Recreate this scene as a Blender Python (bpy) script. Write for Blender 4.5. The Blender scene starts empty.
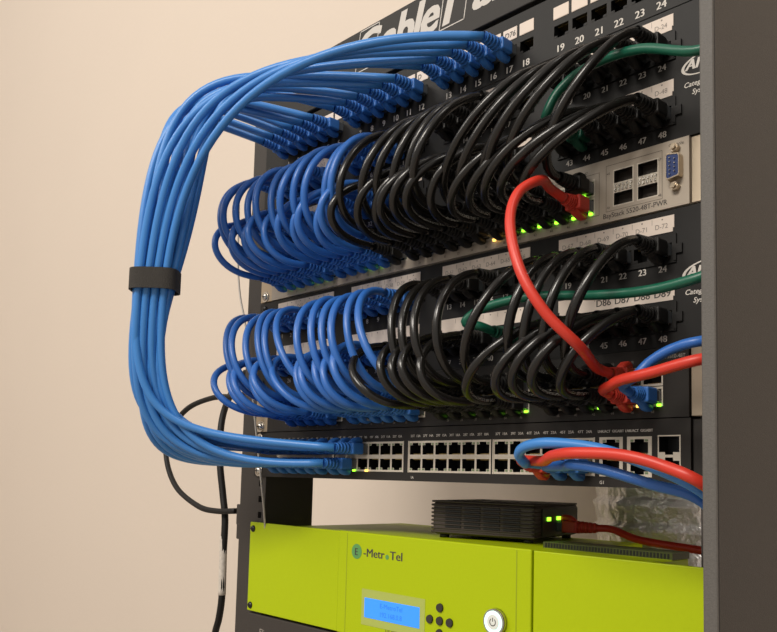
import bpy, bmesh, math, random
from mathutils import Vector, Matrix

random.seed(7)
SC = bpy.context.scene
COL = SC.collection
MM = 0.001
U = 44.45
V3 = Vector


# ------------------------------------------------------------------ materials
def mat(name, rgb, rough=0.5, metal=0.0, spec=0.5, emit=None, estr=0.0, bump=None, var=None, coat=0.0):
    m = bpy.data.materials.new(name)
    m.use_nodes = True
    nt = m.node_tree
    b = nt.nodes['Principled BSDF']
    b.inputs['Base Color'].default_value = (*rgb, 1)
    b.inputs['Roughness'].default_value = rough
    b.inputs['Metallic'].default_value = metal
    b.inputs['Specular IOR Level'].default_value = spec
    if coat:
        b.inputs['Coat Weight'].default_value = coat
        b.inputs['Coat Roughness'].default_value = 0.15
    if emit:
        b.inputs['Emission Color'].default_value = (*emit, 1)
        b.inputs['Emission Strength'].default_value = estr
    if bump or var:
        tc = nt.nodes.new('ShaderNodeTexCoord')
    if bump:                                   # (scale, strength, distance)
        n = nt.nodes.new('ShaderNodeTexNoise')
        n.inputs['Scale'].default_value = bump[0]
        n.inputs['Detail'].default_value = 4
        nt.links.new(tc.outputs['Object'], n.inputs['Vector'])
        bp = nt.nodes.new('ShaderNodeBump')
        bp.inputs['Strength'].default_value = bump[1]
        bp.inputs['Distance'].default_value = bump[2]
        nt.links.new(n.outputs['Fac'], bp.inputs['Height'])
        nt.links.new(bp.outputs['Normal'], b.inputs['Normal'])
    if var:                                    # (scale, amount): grain in the paint itself
        n = nt.nodes.new('ShaderNodeTexNoise')
        n.inputs['Scale'].default_value = var[0]
        n.inputs['Detail'].default_value = 3
        nt.links.new(tc.outputs['Object'], n.inputs['Vector'])
        mr = nt.nodes.new('ShaderNodeMapRange')
        mr.inputs['To Min'].default_value = 1 - var[1]
        mr.inputs['To Max'].default_value = 1 + var[1]
        nt.links.new(n.outputs['Fac'], mr.inputs['Value'])
        mx = nt.nodes.new('ShaderNodeMix')
        mx.data_type = 'RGBA'
        mx.blend_type = 'MULTIPLY'
        mx.inputs['Factor'].default_value = 1
        mx.inputs['A'].default_value = (*rgb, 1)
        nt.links.new(mr.outputs['Result'], mx.inputs['B'])
        nt.links.new(mx.outputs['Result'], b.inputs['Base Color'])
    return m


def printed_jacket(name, rgb, ink, rough):
    """Cable jacket with a run of small printed characters along one side (UV: u = mm along, v = round)."""
    m = mat(name, rgb, rough, bump=None)
    nt = m.node_tree
    L = nt.links
    b = nt.nodes['Principled BSDF']
    uv = nt.nodes.new('ShaderNodeUVMap')
    uv.uv_map = 'UVMap'
    sep = nt.nodes.new('ShaderNodeSeparateXYZ')
    L.new(uv.outputs['UV'], sep.inputs[0])

    def math_(op, a, c, clamp=False):
        n = nt.nodes.new('ShaderNodeMath')
        n.operation = op
        n.use_clamp = clamp
        for i, q in enumerate((a, c)):
            if q is None:
                continue
            if isinstance(q, (int, float)):
                n.inputs[i].default_value = q
            else:
                L.new(q, n.inputs[i])
        return n.outputs[0]
    u, v = sep.outputs['X'], sep.outputs['Y']
    band = math_('LESS_THAN', math_('ABSOLUTE', math_('SUBTRACT', v, 0.30), None), 0.055)
    run = math_('GREATER_THAN', math_('SINE', math_('MULTIPLY', u, 0.075), None), -0.2)
    comb = nt.nodes.new('ShaderNodeCombineXYZ')
    L.new(math_('MULTIPLY', u, 1.1), comb.inputs[0])
    L.new(math_('MULTIPLY', v, 26.0), comb.inputs[1])
    nz = nt.nodes.new('ShaderNodeTexNoise')
    nz.inputs['Scale'].default_value = 1.0
    nz.inputs['Detail'].default_value = 1
    L.new(comb.outputs[0], nz.inputs['Vector'])
    ch = math_('GREATER_THAN', nz.outputs['Fac'], 0.52)
    mask = math_('MULTIPLY', math_('MULTIPLY', band, run), ch)
    mask = math_('MULTIPLY', mask, 0.75)
    mx = nt.nodes.new('ShaderNodeMix')
    mx.data_type = 'RGBA'
    mx.inputs['A'].default_value = (*rgb, 1)
    mx.inputs['B'].default_value = (*ink, 1)
    L.new(mask, mx.inputs['Factor'])
    L.new(mx.outputs['Result'], b.inputs['Base Color'])
    return m


BLUE_J = printed_jacket('royal blue jacket', (0.030, 0.140, 0.480), (0.024, 0.105, 0.38), 0.36)
SKY_J = printed_jacket('light blue jacket', (0.050, 0.225, 0.600), (0.04, 0.17, 0.47), 0.36)
BLUE_P = mat('blue boot', (0.028, 0.150, 0.480), 0.5)
BLACK_J = printed_jacket('black jacket', (0.010, 0.009, 0.008), (0.5, 0.48, 0.42), 0.24)
BLACK_P = mat('black boot', (0.010, 0.0095, 0.009), 0.5, spec=.35)
RED_J = mat('red jacket', (0.63, 0.040, 0.022), 0.40)
RED_P = mat('red boot', (0.60, 0.045, 0.025), 0.5)
GREEN_J = mat('green jacket', (0.004, 0.105, 0.060), 0.38)
GREEN_P = mat('green boot', (0.004, 0.085, 0.05), 0.5)
CLEAR = mat('clear connector plastic', (0.10, 0.11, 0.12), 0.15, spec=0.7)
WALLM = mat('wall paint', (0.64, 0.555, 0.475), 0.75, bump=(90, 0.12, 0.002), var=(3, 0.02))
FLOORM = mat('floor vinyl', (0.33, 0.29, 0.25), 0.5, var=(6, 0.1))
RACKM = mat('grey powder coat', (0.042, 0.036, 0.032), 0.55, spec=.35, bump=(1500, 0.25, 0.0006), var=(900, 0.25))
EDGEM = mat('lighter grey edge', (0.105, 0.098, 0.090), 0.5, spec=.35, bump=(1500, 0.25, 0.0006), var=(900, 0.25))
PANELM = mat('panel black', (0.0085, 0.0078, 0.0073), 0.5, spec=.3, bump=(1800, 0.15, 0.0004))
SIGNM = mat('sign black', (0.019, 0.0165, 0.0145), 0.5, spec=.3, bump=(1800, 0.15, 0.0004))
SOCKM = mat('socket black', (0.006, 0.006, 0.006), 0.4)
BEIGEM = mat('beige bezel', (0.42, 0.36, 0.29), 0.5, bump=(1800, 0.1, 0.0004))
EARM = mat('plated ear', (0.52, 0.43, 0.32), 0.32, metal=0.85)
DARKM = mat('dark bezel', (0.020, 0.0172, 0.015), 0.5, spec=.3, bump=(1800, 0.15, 0.0004))
PORTM = mat('port shield', (0.62, 0.56, 0.47), 0.4, metal=0.2)
GOLDM = mat('gold contacts', (0.70, 0.50, 0.18), 0.3, metal=1.0)
STEELM = mat('screw steel', (0.62, 0.58, 0.52), 0.25, metal=1.0)
BLACKSCREW = mat('black screw', (0.03, 0.03, 0.03), 0.3, metal=0.6)
PAPERM = mat('label paper', (0.72, 0.62, 0.54), 0.7)
WHITEINK = mat('white ink', (0.62, 0.58, 0.53), 0.6)
SIGNINK = mat('sign lettering', (0.56, 0.52, 0.47), 0.6)
GREYINK = mat('grey ink', (0.30, 0.27, 0.24), 0.6)
DARKINK = mat('dark ink', (0.05, 0.042, 0.038), 0.6)
FAINTINK = mat('pencil ink', (0.24, 0.20, 0.175), 0.6)
LIME = mat('lime paint', (0.395, 0.500, 0.001), 0.45, spec=.25, var=(400, 0.03))
LIMEDK = mat('lime seam paint', (0.27, 0.345, 0.003), 0.45)
LIMEPLATE = mat('lcd surround film', (0.40, 0.47, 0.10), 0.35)
LCDM = mat('lcd backlight', (0.02, 0.12, 0.45), 0.3, emit=(0.035, 0.27, 1.0), estr=0.95)
LCDINK = mat('lcd characters', (0.01, 0.08, 0.35), 0.3, emit=(0.02, 0.17, 0.75), estr=0.75)
LEDG = mat('green light', (0.1, 0.5, 0.02), 0.4, emit=(0.30, 1.0, 0.03), estr=3.0)
LEDA = mat('amber light', (0.6, 0.3, 0.02), 0.4, emit=(1.0, 0.55, 0.10), estr=3.0)
RINGM = mat('lit ring', (0.6, 0.9, 0.8), 0.4, emit=(0.55, 0.95, 0.85), estr=1.0)
WHITEBTN = mat('white button', (0.75, 0.78, 0.74), 0.4)
BADGEM = mat('badge green', (0.10, 0.30, 0.085), 0.5)
MODEMM = mat('modem plastic', (0.052, 0.039, 0.033), 0.45)
CORDM = mat('cord rubber', (0.009, 0.008, 0.0075), 0.55, spec=.3)
WIREM = mat('thin grey wire', (0.45, 0.41, 0.36), 0.4)
STICKM = mat('cord sticker', (0.55, 0.50, 0.44), 0.6, var=(300, 0.3))
VELCRO = mat('velcro', (0.030, 0.026, 0.022), 0.85, bump=(900, 0.6, 0.001), var=(700, 0.3))
DSUBM = mat('blue d-sub', (0.010, 0.032, 0.14), 0.5)
FOILM = mat('foil', (0.92, 0.90, 0.87), 0.27, metal=.35, bump=(75, 0.8, 0.006))
CAGEM = mat('cage inside', (0.045, 0.037, 0.030), 0.4, metal=.5)
LENSM = mat('unlit lens', (0.16, 0.22, 0.11), 0.3)
VENTM = mat('olive vent housing', (0.055, 0.068, 0.012), 0.5)
BTNM = mat('rubber button', (0.03, 0.026, 0.02), 0.6)

# ------------------------------------------------------------------ mesh building (all in millimetres)
WORLD = {}


class MB:
    def __init__(s):
        s.v, s.f, s.m, s.uv = [], [], [], []
        s.smooth = []

    def face(s, idx, mi=0, smooth=False, uv=None):
        s.f.append(tuple(idx)); s.m.append(mi); s.smooth.append(smooth); s.uv.append(uv)

    def add(s, verts, faces, mi=0, smooth=False):
        o = len(s.v)
        s.v += [V3(p) for p in verts]
        for f in faces:
            s.face([i + o for i in f], mi, smooth)

    def box(s, x0, x1, y0, y1, z0, z1, mi=0, bevel=0.0, seg=2):
        if bevel <= 0:
            P = [(x, y, z) for x in (x0, x1) for y in (y0, y1) for z in (z0, z1)]
            s.add(P, [(0, 1, 3, 2), (4, 6, 7, 5), (0, 4, 5, 1), (2, 3, 7, 6), (0, 2, 6, 4), (1, 5, 7, 3)], mi)
            return
        bm = bmesh.new()
        bmesh.ops.create_cube(bm, size=1)
        for v in bm.verts:
            v.co = V3(((x0 + x1) / 2 + v.co.x * (x1 - x0), (y0 + y1) / 2 + v.co.y * (y1 - y0), (z0 + z1) / 2 + v.co.z * (z1 - z0)))
        bmesh.ops.bevel(bm, geom=bm.edges[:], offset=bevel, segments=seg, affect='EDGES', profile=0.5)
        s.bm(bm, mi)

    def bm(s, bm, mi=0, smooth=False):
        bm.verts.index_update()
        s.add([v.co.copy() for v in bm.verts], [[v.index for v in f.verts] for f in bm.faces], mi, smooth)
        bm.free()

    def cyl(s, c, axis, r0, r1, h, n=24, mi=0, smooth=True, cap=True):
        """Frustum from c along axis."""
        a = V3(axis).normalized()
        t = V3((0, 0, 1)) if abs(a.z) < 0.9 else V3((1, 0, 0))
        e1 = a.cross(t).normalized(); e2 = a.cross(e1)
        o = len(s.v)
        for k, (r, d) in enumerate(((r0, 0), (r1, h))):
            for i in range(n):
                q = 2 * math.pi * i / n
                s.v.append(V3(c) + a * d + e1 * r * math.cos(q) + e2 * r * math.sin(q))
        for i in range(n):
            j = (i + 1) % n
            s.face((o + i, o + n + i, o + n + j, o + j), mi, smooth)
        if cap:
            s.face([o + i for i in range(n)], mi)
            s.face([o + n + n - 1 - i for i in range(n)], mi)

    def dome(s, c, axis, r, h, n=16, k=5, mi=0):
        a = V3(axis).normalized()
        t = V3((0, 0, 1)) if abs(a.z) < 0.9 else V3((1, 0, 0))
        e1 = a.cross(t).normalized(); e2 = a.cross(e1)
        o = len(s.v)
        for j in range(k):
            q = j / k * math.pi / 2
            for i in range(n):
                p = 2 * math.pi * i / n
                s.v.append(V3(c) + a * h * math.sin(q) + (e1 * math.cos(p) + e2 * math.sin(p)) * r * math.cos(q))
        s.v.append(V3(c) + a * h)
        for j in range(k - 1):
            for i in range(n):
                i2 = (i + 1) % n
                s.face((o + j * n + i, o + j * n + i2, o + (j + 1) * n + i2, o + (j + 1) * n + i), mi, True)
        for i in range(n):
            s.face((o + (k - 1) * n + i, o + (k - 1) * n + (i + 1) % n, len(s.v) - 1), mi, True)

    def tube(s, pts, r, n=8, mi=0, cap=True):
        pts = [V3(p) for p in pts]
        m = len(pts)
        T = [(pts[min(i + 1, m - 1)] - pts[max(i - 1, 0)]).normalized() for i in range(m)]
        nrm = T[0].cross(V3((0.31, 0.22, 0.93)))
        nrm.normalize()
        o = len(s.v)
        dist = 0
        D = []
        for i in range(m):
            if i:
                dist += (pts[i] - pts[i - 1]).length
                nrm = (nrm - T[i] * nrm.dot(T[i])).normalized()
            D.append(dist)
            bi = T[i].cross(nrm)
            rr = r[i] if isinstance(r, (list, tuple)) else r
            for k in range(n):
                q = 2 * math.pi * k / n
                s.v.append(pts[i] + nrm * rr * math.cos(q) + bi * rr * math.sin(q))
        for i in range(m - 1):
            for k in range(n):
                k2 = (k + 1) % n
                s.face((o + i * n + k, o + i * n + k2, o + (i + 1) * n + k2, o + (i + 1) * n + k), mi, True,
                       ((D[i], k / n), (D[i], (k + 1) / n), (D[i + 1], (k + 1) / n), (D[i + 1], k / n)))
        if cap:
            s.face([o + n - 1 - k for k in range(n)], mi)
            s.face([o + (m - 1) * n + k for k in range(n)], mi)

    def grid_plate(s, xs, zs, solid, y, depth, close=True, mi=(0, 1, 2), back=None):
        """Plate facing -Y on a grid of x and z cuts; cells that are not solid are sunk by depth, with walls."""
        nx, nz = len(xs) - 1, len(zs) - 1
        cache = {}

        def vid(i, j, yy):
            k = (i, j, yy)
            if k not in cache:
                cache[k] = len(s.v)
                s.v.append(V3((xs[i], yy, zs[j])))
            return cache[k]
        S = [[solid((xs[i] + xs[i + 1]) / 2, (zs[j] + zs[j + 1]) / 2) for j in range(nz)] for i in range(nx)]
        yb = y + depth
        for i in range(nx):
            for j in range(nz):
                if S[i][j]:
                    s.face((vid(i, j, y), vid(i + 1, j, y), vid(i + 1, j + 1, y), vid(i, j + 1, y)), mi[0])
                else:
                    if close:
                        s.face((vid(i, j, yb), vid(i + 1, j, yb), vid(i + 1, j + 1, yb), vid(i, j + 1, yb)), mi[2])
                    for (di, dj, a, b) in ((-1, 0, (i, j), (i, j + 1)), (1, 0, (i + 1, j + 1), (i + 1, j)),
                                           (0, -1, (i + 1, j), (i, j)), (0, 1, (i, j + 1), (i + 1, j + 1))):
                        ii, jj = i + di, j + dj
                        if not (0 <= ii < nx and 0 <= jj < nz) or S[ii][jj]:
                            s.face((vid(*a, y), vid(*b, y), vid(*b, yb), vid(*a, yb)), mi[1])
        # outer rim
        yr = y + (back if back is not None else depth)
        for i in range(nx):
            for j, fl in ((0, 0), (nz, 1)):
                q = (vid(i, j, y), vid(i + 1, j, y), vid(i + 1, j, yr), vid(i, j, yr))
                s.face(q if fl else q[::-1], mi[0])
        for j in range(nz):
            for i, fl in ((0, 1), (nx, 0)):
                q = (vid(i, j, y), vid(i, j + 1, y), vid(i, j + 1, yr), vid(i, j, yr))
                s.face(q if fl else q[::-1], mi[0])

    def mesh(s, name, mats, origin=(0, 0, 0)):
        me = bpy.data.meshes.new(name)
        o = V3(origin)
        me.from_pydata([(p - o) * MM for p in s.v], [], s.f)
        for m in (mats if isinstance(mats, (list, tuple)) else [mats]):
            me.materials.append(m)
        me.polygons.foreach_set('material_index', s.m)
        me.polygons.foreach_set('use_smooth', s.smooth)
        if any(u is not None for u in s.uv):
            lay = me.uv_layers.new(name='UVMap')
            for p, u in zip(me.polygons, s.uv):
                if u:
                    for li, q in zip(p.loop_indices, u):
                        lay.data[li].uv = q
        me.update()
        return me


def link(name, me, parent=None, at=(0, 0, 0), rot=None):
    o = bpy.data.objects.new(name, me)
    COL.objects.link(o)
    at = V3(at)
    WORLD[o.name] = at
    o.parent = parent
    o.location = (at - (WORLD[parent.name] if parent else V3((0, 0, 0)))) * MM
    if rot:
        o.rotation_euler = rot
    return o


def part(name, mb, mats, parent, at=None):
    at = V3(at) if at is not None else WORLD[parent.name]
    return link(name, mb.mesh(name, mats, at), parent, at)


def tag(o, label, cat, group=None):
    o['label'] = label
    o['category'] = cat
    if group:
        o['group'] = group
    return o


def thing(name, at, label, cat, group=None):
    return tag(link(name, None, None, at), label, cat, group)


_tc = {}


def text_mesh(s, size, bold=0.0, shear=0.0):
    k = (s, size, bold, shear)
    if k not in _tc:
        cu = bpy.data.curves.new('lettering', 'FONT')
        cu.body = s
        cu.size = size
        cu.offset = bold
        cu.shear = shear
        cu.resolution_u = 3
        cu.fill_mode = 'FRONT'
        ob = bpy.data.objects.new('lettering', cu)
        COL.objects.link(ob)
        dg = bpy.context.evaluated_depsgraph_get()
        me = bpy.data.meshes.new_from_object(ob.evaluated_get(dg))
        vs = [v.co.copy() for v in me.vertices]
        fs = [tuple(p.vertices) for p in me.polygons]
        bpy.data.objects.remove(ob); bpy.data.curves.remove(cu); bpy.data.meshes.remove(me)
        xs = [v.x for v in vs] or [0]
        _tc[k] = (vs, fs, min(xs), max(xs))
    return _tc[k]


def lettering(mb, s, size, x, z, y, mi=0, bold=0.0, shear=0.0, align='C', rot=0.0, sx=1.0):
    vs, fs, a, b = text_mesh(s, size, bold, shear)
    ox = {'C': -(a + b) / 2, 'L': -a, 'R': -b}[align]
    c, sn = math.cos(rot), math.sin(rot)
    out = []
    for v in vs:
        px, pz = (v.x + ox) * sx, v.y
        out.append((x + px * c - pz * sn, y, z + px * sn + pz * c))
    mb.add(out, fs, mi)


def bold(mb, s, size, x, z, y, align='C', sx=1.0, shear=0.0, w=None):
    """Heavier strokes: the same characters set twice, a hair apart."""
    w = size * .05 if w is None else w
    for k, dx in enumerate((-w / 2, w / 2)):
        lettering(mb, s, size, x + dx, z, y - .01 * k, 0, 0, shear, align, 0, sx)


def fit(mb, s, size, x0, x1, z, y, w=None, shear=0.0):
    _, _, a, b = text_mesh(s, size, 0, shear)
    bold(mb, s, size, x0, z, y, 'L', (x1 - x0) / (b - a), shear, w)


def bez(a, b, c, d, n):
    a, b, c, d = V3(a), V3(b), V3(c), V3(d)
    return [a * (1 - t) ** 3 + b * 3 * t * (1 - t) ** 2 + c * 3 * t * t * (1 - t) + d * t ** 3 for t in [i / n for i in range(n + 1)]]


def spline(pts, n=8):
    pts = [V3(p) for p in pts]
    P = [pts[0] * 2 - pts[1]] + pts + [pts[-1] * 2 - pts[-2]]
    out = []
    for i in range(1, len(P) - 2):
        p0, p1, p2, p3 = P[i - 1:i + 3]
        for k in range(n):
            t = k / n
            out.append(0.5 * ((2 * p1) + (p2 - p0) * t + (2 * p0 - 5 * p1 + 4 * p2 - p3) * t * t + (3 * p1 - p0 - 3 * p2 + p3) * t ** 3))
    out.append(pts[-1])
    return out


# ------------------------------------------------------------------ the camera (the photo is a crop: lens shift)
cam = bpy.data.cameras.new('camera')
co = bpy.data.objects.new('camera', cam)
COL.objects.link(co)
yaw, pit, rol, F = -0.8153, 0.0858, 0.0270, 816.03
fw = V3((math.sin(yaw) * math.cos(pit), math.cos(yaw) * math.cos(pit), math.sin(pit)))
rt = V3((math.cos(yaw), -math.sin(yaw), 0))
up = rt.cross(fw)
rt, up = rt * math.cos(rol) + up * math.sin(rol), -rt * math.sin(rol) + up * math.cos(rol)
CAMP = V3((450.2232, -479.4617, 3.1825))
M = Matrix((rt, up, -fw)).transposed().to_4x4()
M.translation = CAMP * MM
co.matrix_world = M
cam.sensor_fit = 'HORIZONTAL'
cam.sensor_width = 36
cam.lens = F / 777 * 36
cam.shift_x = 9.776 / 777
cam.shift_y = 90.832 / 777
cam.clip_start = 0.01
SC.camera = co

# ------------------------------------------------------------------ the room
WY = 330.0
mb = MB(); mb.box(-3600, 2400, WY, WY + 60, -900, 1700)
o = link('wall_back', mb.mesh('wall_back', WALLM))
o['kind'] = 'structure'
mb = MB(); mb.box(-3660, -3600, -2600, WY, -900, 1700)
o = link('wall_left', mb.mesh('wall_left', WALLM)); o['kind'] = 'structure'
mb = MB(); mb.box(-3600, 2400, -2600, WY, -960, -900)
o = link('floor', mb.mesh('floor', FLOORM)); o['kind'] = 'structure'


# ------------------------------------------------------------------ shared pieces
def screw(parent, x, z, y=0.0, m=STEELM, r=3.9, washer=True):
    b = MB()
    if washer:
        b.cyl((x, y, z), (0, -1, 0), r + 2.0, r + 1.6, 0.9, 24)
    b.dome((x, y - 0.9 * washer, z), (0, -1, 0), r, 2.4, 20)
    # cross slot standing proud as two dark bars
    yy = y - 0.9 * washer - 2.2
    b.box(x - r * .5, x + r * .5, yy - .25, yy + .6, z - .45, z + .45, 1)
    b.box(x - .45, x + .45, yy - .25, yy + .6, z - r * .5, z + r * .5, 1)
    return part('screw', b, [m, SOCKM], parent, (x, y, z))


def jack_mesh(key_up, w, h, frame, y=0.0, depth=10.5, led=True):
    """RJ45 socket, centred on the origin, facing -Y."""
    b = MB()
    ow, oh, kw, kh = 12.2, 7.6, 6.6, 1.9
    zc = -1.0 if key_up else 1.0
    z0, z1 = zc - oh / 2, zc + oh / 2
    if key_up:
        k0, k1 = z1, z1 + kh
    else:
        k0, k1 = z0 - kh, z0
    xs = sorted({-w / 2, -ow / 2, -kw / 2, kw / 2, ow / 2, w / 2})
    zs = sorted({-h / 2, z0, z1, k0, k1, h / 2})

    def solid(x, z):
        if abs(x) < ow / 2 and z0 < z < z1: return False
        if abs(x) < kw / 2 and k0 < z < k1: return False
        return True
    b.grid_plate(xs, zs, solid, y, depth, True, (0, 1, 1))
    zk = (k0 + k1) / 2
    for sx in (-1, 1):                                        # unlit lenses beside the key
        b.box(sx * 5.0 - 1.1, sx * 5.0 + 1.1, y - .15, y, zk - .7, zk + .7, 3)
    for i in range(8):                                        # contacts
        x = -4.1 + i * 1.17
        zz = z0 + .5 if key_up else z1 - .5
        b.box(x - .25, x + .25, y + 2.5, y + 9.5, zz - .3, zz + .3, 2)
    return b, [frame, SOCKM, GOLDM, frame if frame is PANELM else LENSM]


def plug_mesh(name, body, key_up, short=False):
    """RJ45 plug with moulded boot; the port mouth is at y = 0 and the cable leaves along -Y."""
    k = 1 if key_up else -1
    L = 26.0 if short else 33.0
    b = MB()
    b.box(-5.8, 5.8, -5.5, 6, -4.0, 4.0, 1, 0.5, 1)                         # clear nose
    b.box(-6.2, 6.2, -17, -4.5, -4.9, 4.9, 0, 1.3, 2)                        # boot body
    nr = 5
    y = -16.0
    st = (L - 16.0) / nr
    for i in range(nr):                                                      # strain-relief ribs
        r = 5.4 - i * 0.28
        b.cyl((0, y, 0), (0, -1, 0), r, r * .97, st * .62, 14)
        b.cyl((0, y - st * .62, 0), (0, -1, 0), r * .86, r * .86, st * .38, 14, 0, True, False)
        y -= st
    me = b.mesh(name, [body, CLEAR])
    t = MB()                                                                 # arched latch hood
    prof = [(-16.5, 4.6, 3.1), (-14.0, 7.2, 3.1), (-11.0, 9.2, 3.0), (-7.5, 9.9, 2.8), (-4.5, 9.9, 2.5), (-2.6, 9.0, 2.1)]
    o = len(t.v)
    for (yy, hh, w) in prof:
        und = -(hh - 3.6) if yy < -9 else -4.6
        for (sx, dz) in ((-1, und), (-1, -1.2), (-.55, 0), (.55, 0), (1, -1.2), (1, und)):
            t.v.append(V3((w * sx, yy, k * (hh + dz))))
    for i in range(len(prof) - 1):
        for j in range(6):
            j2 = (j + 1) % 6
            q = (o + i * 6 + j, o + i * 6 + j2, o + (i + 1) * 6 + j2, o + (i + 1) * 6 + j)
            t.face(q if k > 0 else q[::-1], 0, True)
    t.face([o + j for j in range(6)][::-1], 0)
    t.face([o + 30 + j for j in range(6)], 0)
    return me, t.mesh(name + ' latch', [body])


PLUGS = {}
for nm, bm_ in (('blue', BLUE_P), ('black', BLACK_P), ('red', RED_P), ('green', GREEN_P)):
    for ku in (True, False):
        for sh in (False, True):
            PLUGS[nm, ku, sh] = plug_mesh(nm + ' plug', bm_, ku, sh)
JACKET = {'blue': BLUE_J, 'sky': SKY_J, 'black': BLACK_J, 'red': RED_J, 'green': GREEN_J}
BOOT = 32.0


def add_plug(parent, colour, key_up, at, short=False, rot=None):
    me, tm = PLUGS[colour, key_up, short]
    p = link('plug', me, parent, at, rot)
    t = bpy.data.objects.new('latch_tab', tm)
    COL.objects.link(t)
    t.parent = p
    return p


def cable(colour, pts, r, label, group=None, plugs=(), n=8, name='patch_cable'):
    b = MB()
    b.tube(pts, r, n)
    o = link(name, b.mesh(name, JACKET[colour], pts[0]), None, pts[0])
    tag(o, label, 'cable', group)
    for (ku, at, *rest) in plugs:
        add_plug(o, 'blue' if colour == 'sky' else colour, ku, at, *rest)
    return o


# ------------------------------------------------------------------ the rack
rack = thing('equipment_rack', (0, 0, -900), 'dark grey steel equipment rack carrying panels, switches and the lime green server', 'rack')


def hole_plate(x0, x1, hx, z0, z1, y, th):
    zz = []
    k = math.floor(z0 / U)
    while k * U < z1:
        zz += [k * U + d for d in (6.35, 22.225, 38.1)]
        k += 1
    zz = [z for z in zz if z0 + 5 < z < z1 - 5]
    zs = sorted([z0, z1] + [z + d for z in zz for d in (-3.1, 3.1)])
    b = MB()
    b.grid_plate([x0, hx - 3.1, hx + 3.1, x1], zs, lambda x, z: not (abs(x - hx) < 3 and any(abs(z - q) < 3 for q in zz)), y, th, True, (0, 0, 1))
    return b


b = hole_plate(-268, -224, -232.5, -700, 416, 3.0, 2.6)
b.box(-226.6, -224, 5.6, 61, -700, 416, 0)                       # web running back
b.box(-268, -224, 61, 63.6, -700, 416, 0)                        # rear lip
part('mounting_rail', b, [RACKM, SOCKM], rack)
b = hole_plate(224, 252, 232.5, -700, 440, 3.0, 2.6)
b.box(224, 226.6, 5.6, 72, -700, 440, 0)
b.box(224, 252, 72, 74.6, -700, 440, 0)
part('mounting_rail', b, [RACKM, SOCKM], rack)
b = MB(); b.box(278.5, 285.2, -110, 74, -900, 900, 0, 0.5, 1)
part('side_panel', b, RACKM, rack)
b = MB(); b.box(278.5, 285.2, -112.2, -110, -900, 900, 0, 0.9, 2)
e = part('front_edge', b, EDGEM, rack); e['label'] = 'lighter grey front edge of the side panel'  # front edge set in a lighter grey than the panel face
b = MB(); b.box(-300, -268.2, 20, 24, -52, -30, 0, 0.8, 1); b.box(-287, -268.2, 12, 30, -66, -50, 0, 1.0, 1)
part('cable_bracket', b, RACKM, rack)

# ------------------------------------------------------------------ lettered cover at the top of the rack
Z24 = 7 * U
sg = thing('cable_duct_cover', (0, 0, Z24 + 47), 'black cover strip with large white outlined brand lettering at the rack top', 'panel')
b = MB(); b.box(-241, 241, -2, 3, Z24 + 50, Z24 + 104, 0, 0.8, 2); b.box(-241, 241, 2.9, 60, Z24 + 50, Z24 + 52); b.box(-241, 241, 2.9, 60, Z24 + 100, Z24 + 102)
part('cover', b, SIGNM, sg)
b = MB()
yb = -2.15
zb = Z24 + 66
for s_, x in (('C', -83), ('a', -57.5), ('b', -37), ('l', -19.5), ('e', -6), ('T', 20), ('a', 51), ('l', 69)):
    for dx in (-.9, .9):
        lettering(b, s_, 46, x + dx, Z24 + 67.5, yb - .01 * (dx > 0), 0, .9, .28, 'C', 0, .98)
def outline(x0, x1, z0, z1, sh=6, w=0.9):
    for (a0, a1, c0, c1) in (((x0, z0), (x1, z0), (x1, z0 + w), (x0, z0 + w)), ((x0 + sh, z1 - w), (x1 + sh, z1 - w), (x1 + sh, z1), (x0 + sh, z1)),
                             ((x0, z0), (x0 + w, z0), (x0 + sh + w, z1), (x0 + sh, z1)), ((x1 - w, z0), (x1, z0), (x1 + sh, z1), (x1 + sh - w, z1))):
        o = len(b.v)
        b.add([(q[0], yb, q[1]) for q in (a0, a1, c0, c1)], [(0, 1, 2, 3)])
outline(-101, -74.5, Z24 + 63.5, Z24 + 102.5)
outline(4.0, 32.0, Z24 + 63.5, Z24 + 102.5)
part('lettering', b, SIGNINK, sg)


# ------------------------------------------------------------------ patch panels
def X24(n): return 15.534 * (n - 12.5) + 15.04 * ((n - 1) // 6 - 1.5)
def X48(n): return 14.02 * (n - 12.5) + 26.8 * ((n - 1) // 6 - 1.5)


def plate_with_holes(x0, x1, z0, z1, holes, y, th, mats_=(0, 0, 0)):
    xs = sorted({x0, x1} | {h[0] for h in holes} | {h[1] for h in holes})
    zs = sorted({z0, z1} | {h[2] for h in holes} | {h[3] for h in holes})
    b = MB()
    b.grid_plate(xs, zs, lambda x, z: not any(h[0] < x < h[1] and h[2] < z < h[3] for h in holes), y, th, False, mats_)
    return b


PZ24 = 330.0
pp = thing('patch_bay', (0, 0, Z24), 'black 24-port patch panel with white numbers below the lettered cover strip', 'patch panel', )
holes = [(X24(n) - 7.4, X24(n) + 7.4, PZ24 - 6, PZ24 + 6) for n in range(1, 25)]
b = plate_with_holes(-241, 241, Z24 + .4, Z24 + 47, holes, 0, 2.4)
b.box(-220, 220, 11, 13, Z24 + 3, Z24 + 44)
b.box(-220, 220, 2.5, 40, Z24 + 45, Z24 + 46.5)
part('faceplate', b, [PANELM], pp)
jb, jm = jack_mesh(False, 14.8, 12, PANELM)
jm_panel24 = jb.mesh('panel jack', jm)
for n in range(1, 25):
    link('port', jm_panel24, pp, (X24(n), 0, PZ24))
b = MB()
for n in range(1, 25):
    b = MB(); b.box(X24(n) - 6.6, X24(n) + 6.6, -0.5, 0, 339.6, 349.2, 0, 0.3, 1)
    part('label_window', b, PAPERM, pp, (X24(n), 0, 344))
b = MB()
lettering(b, 'D76', 6.0, X24(17) + .4, 342.0, -.62, 0, .08, .1)
lettering(b, 'D75', 6.0, X24(16) + .4, 342.0, -.62, 0, .08, .1)
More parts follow.
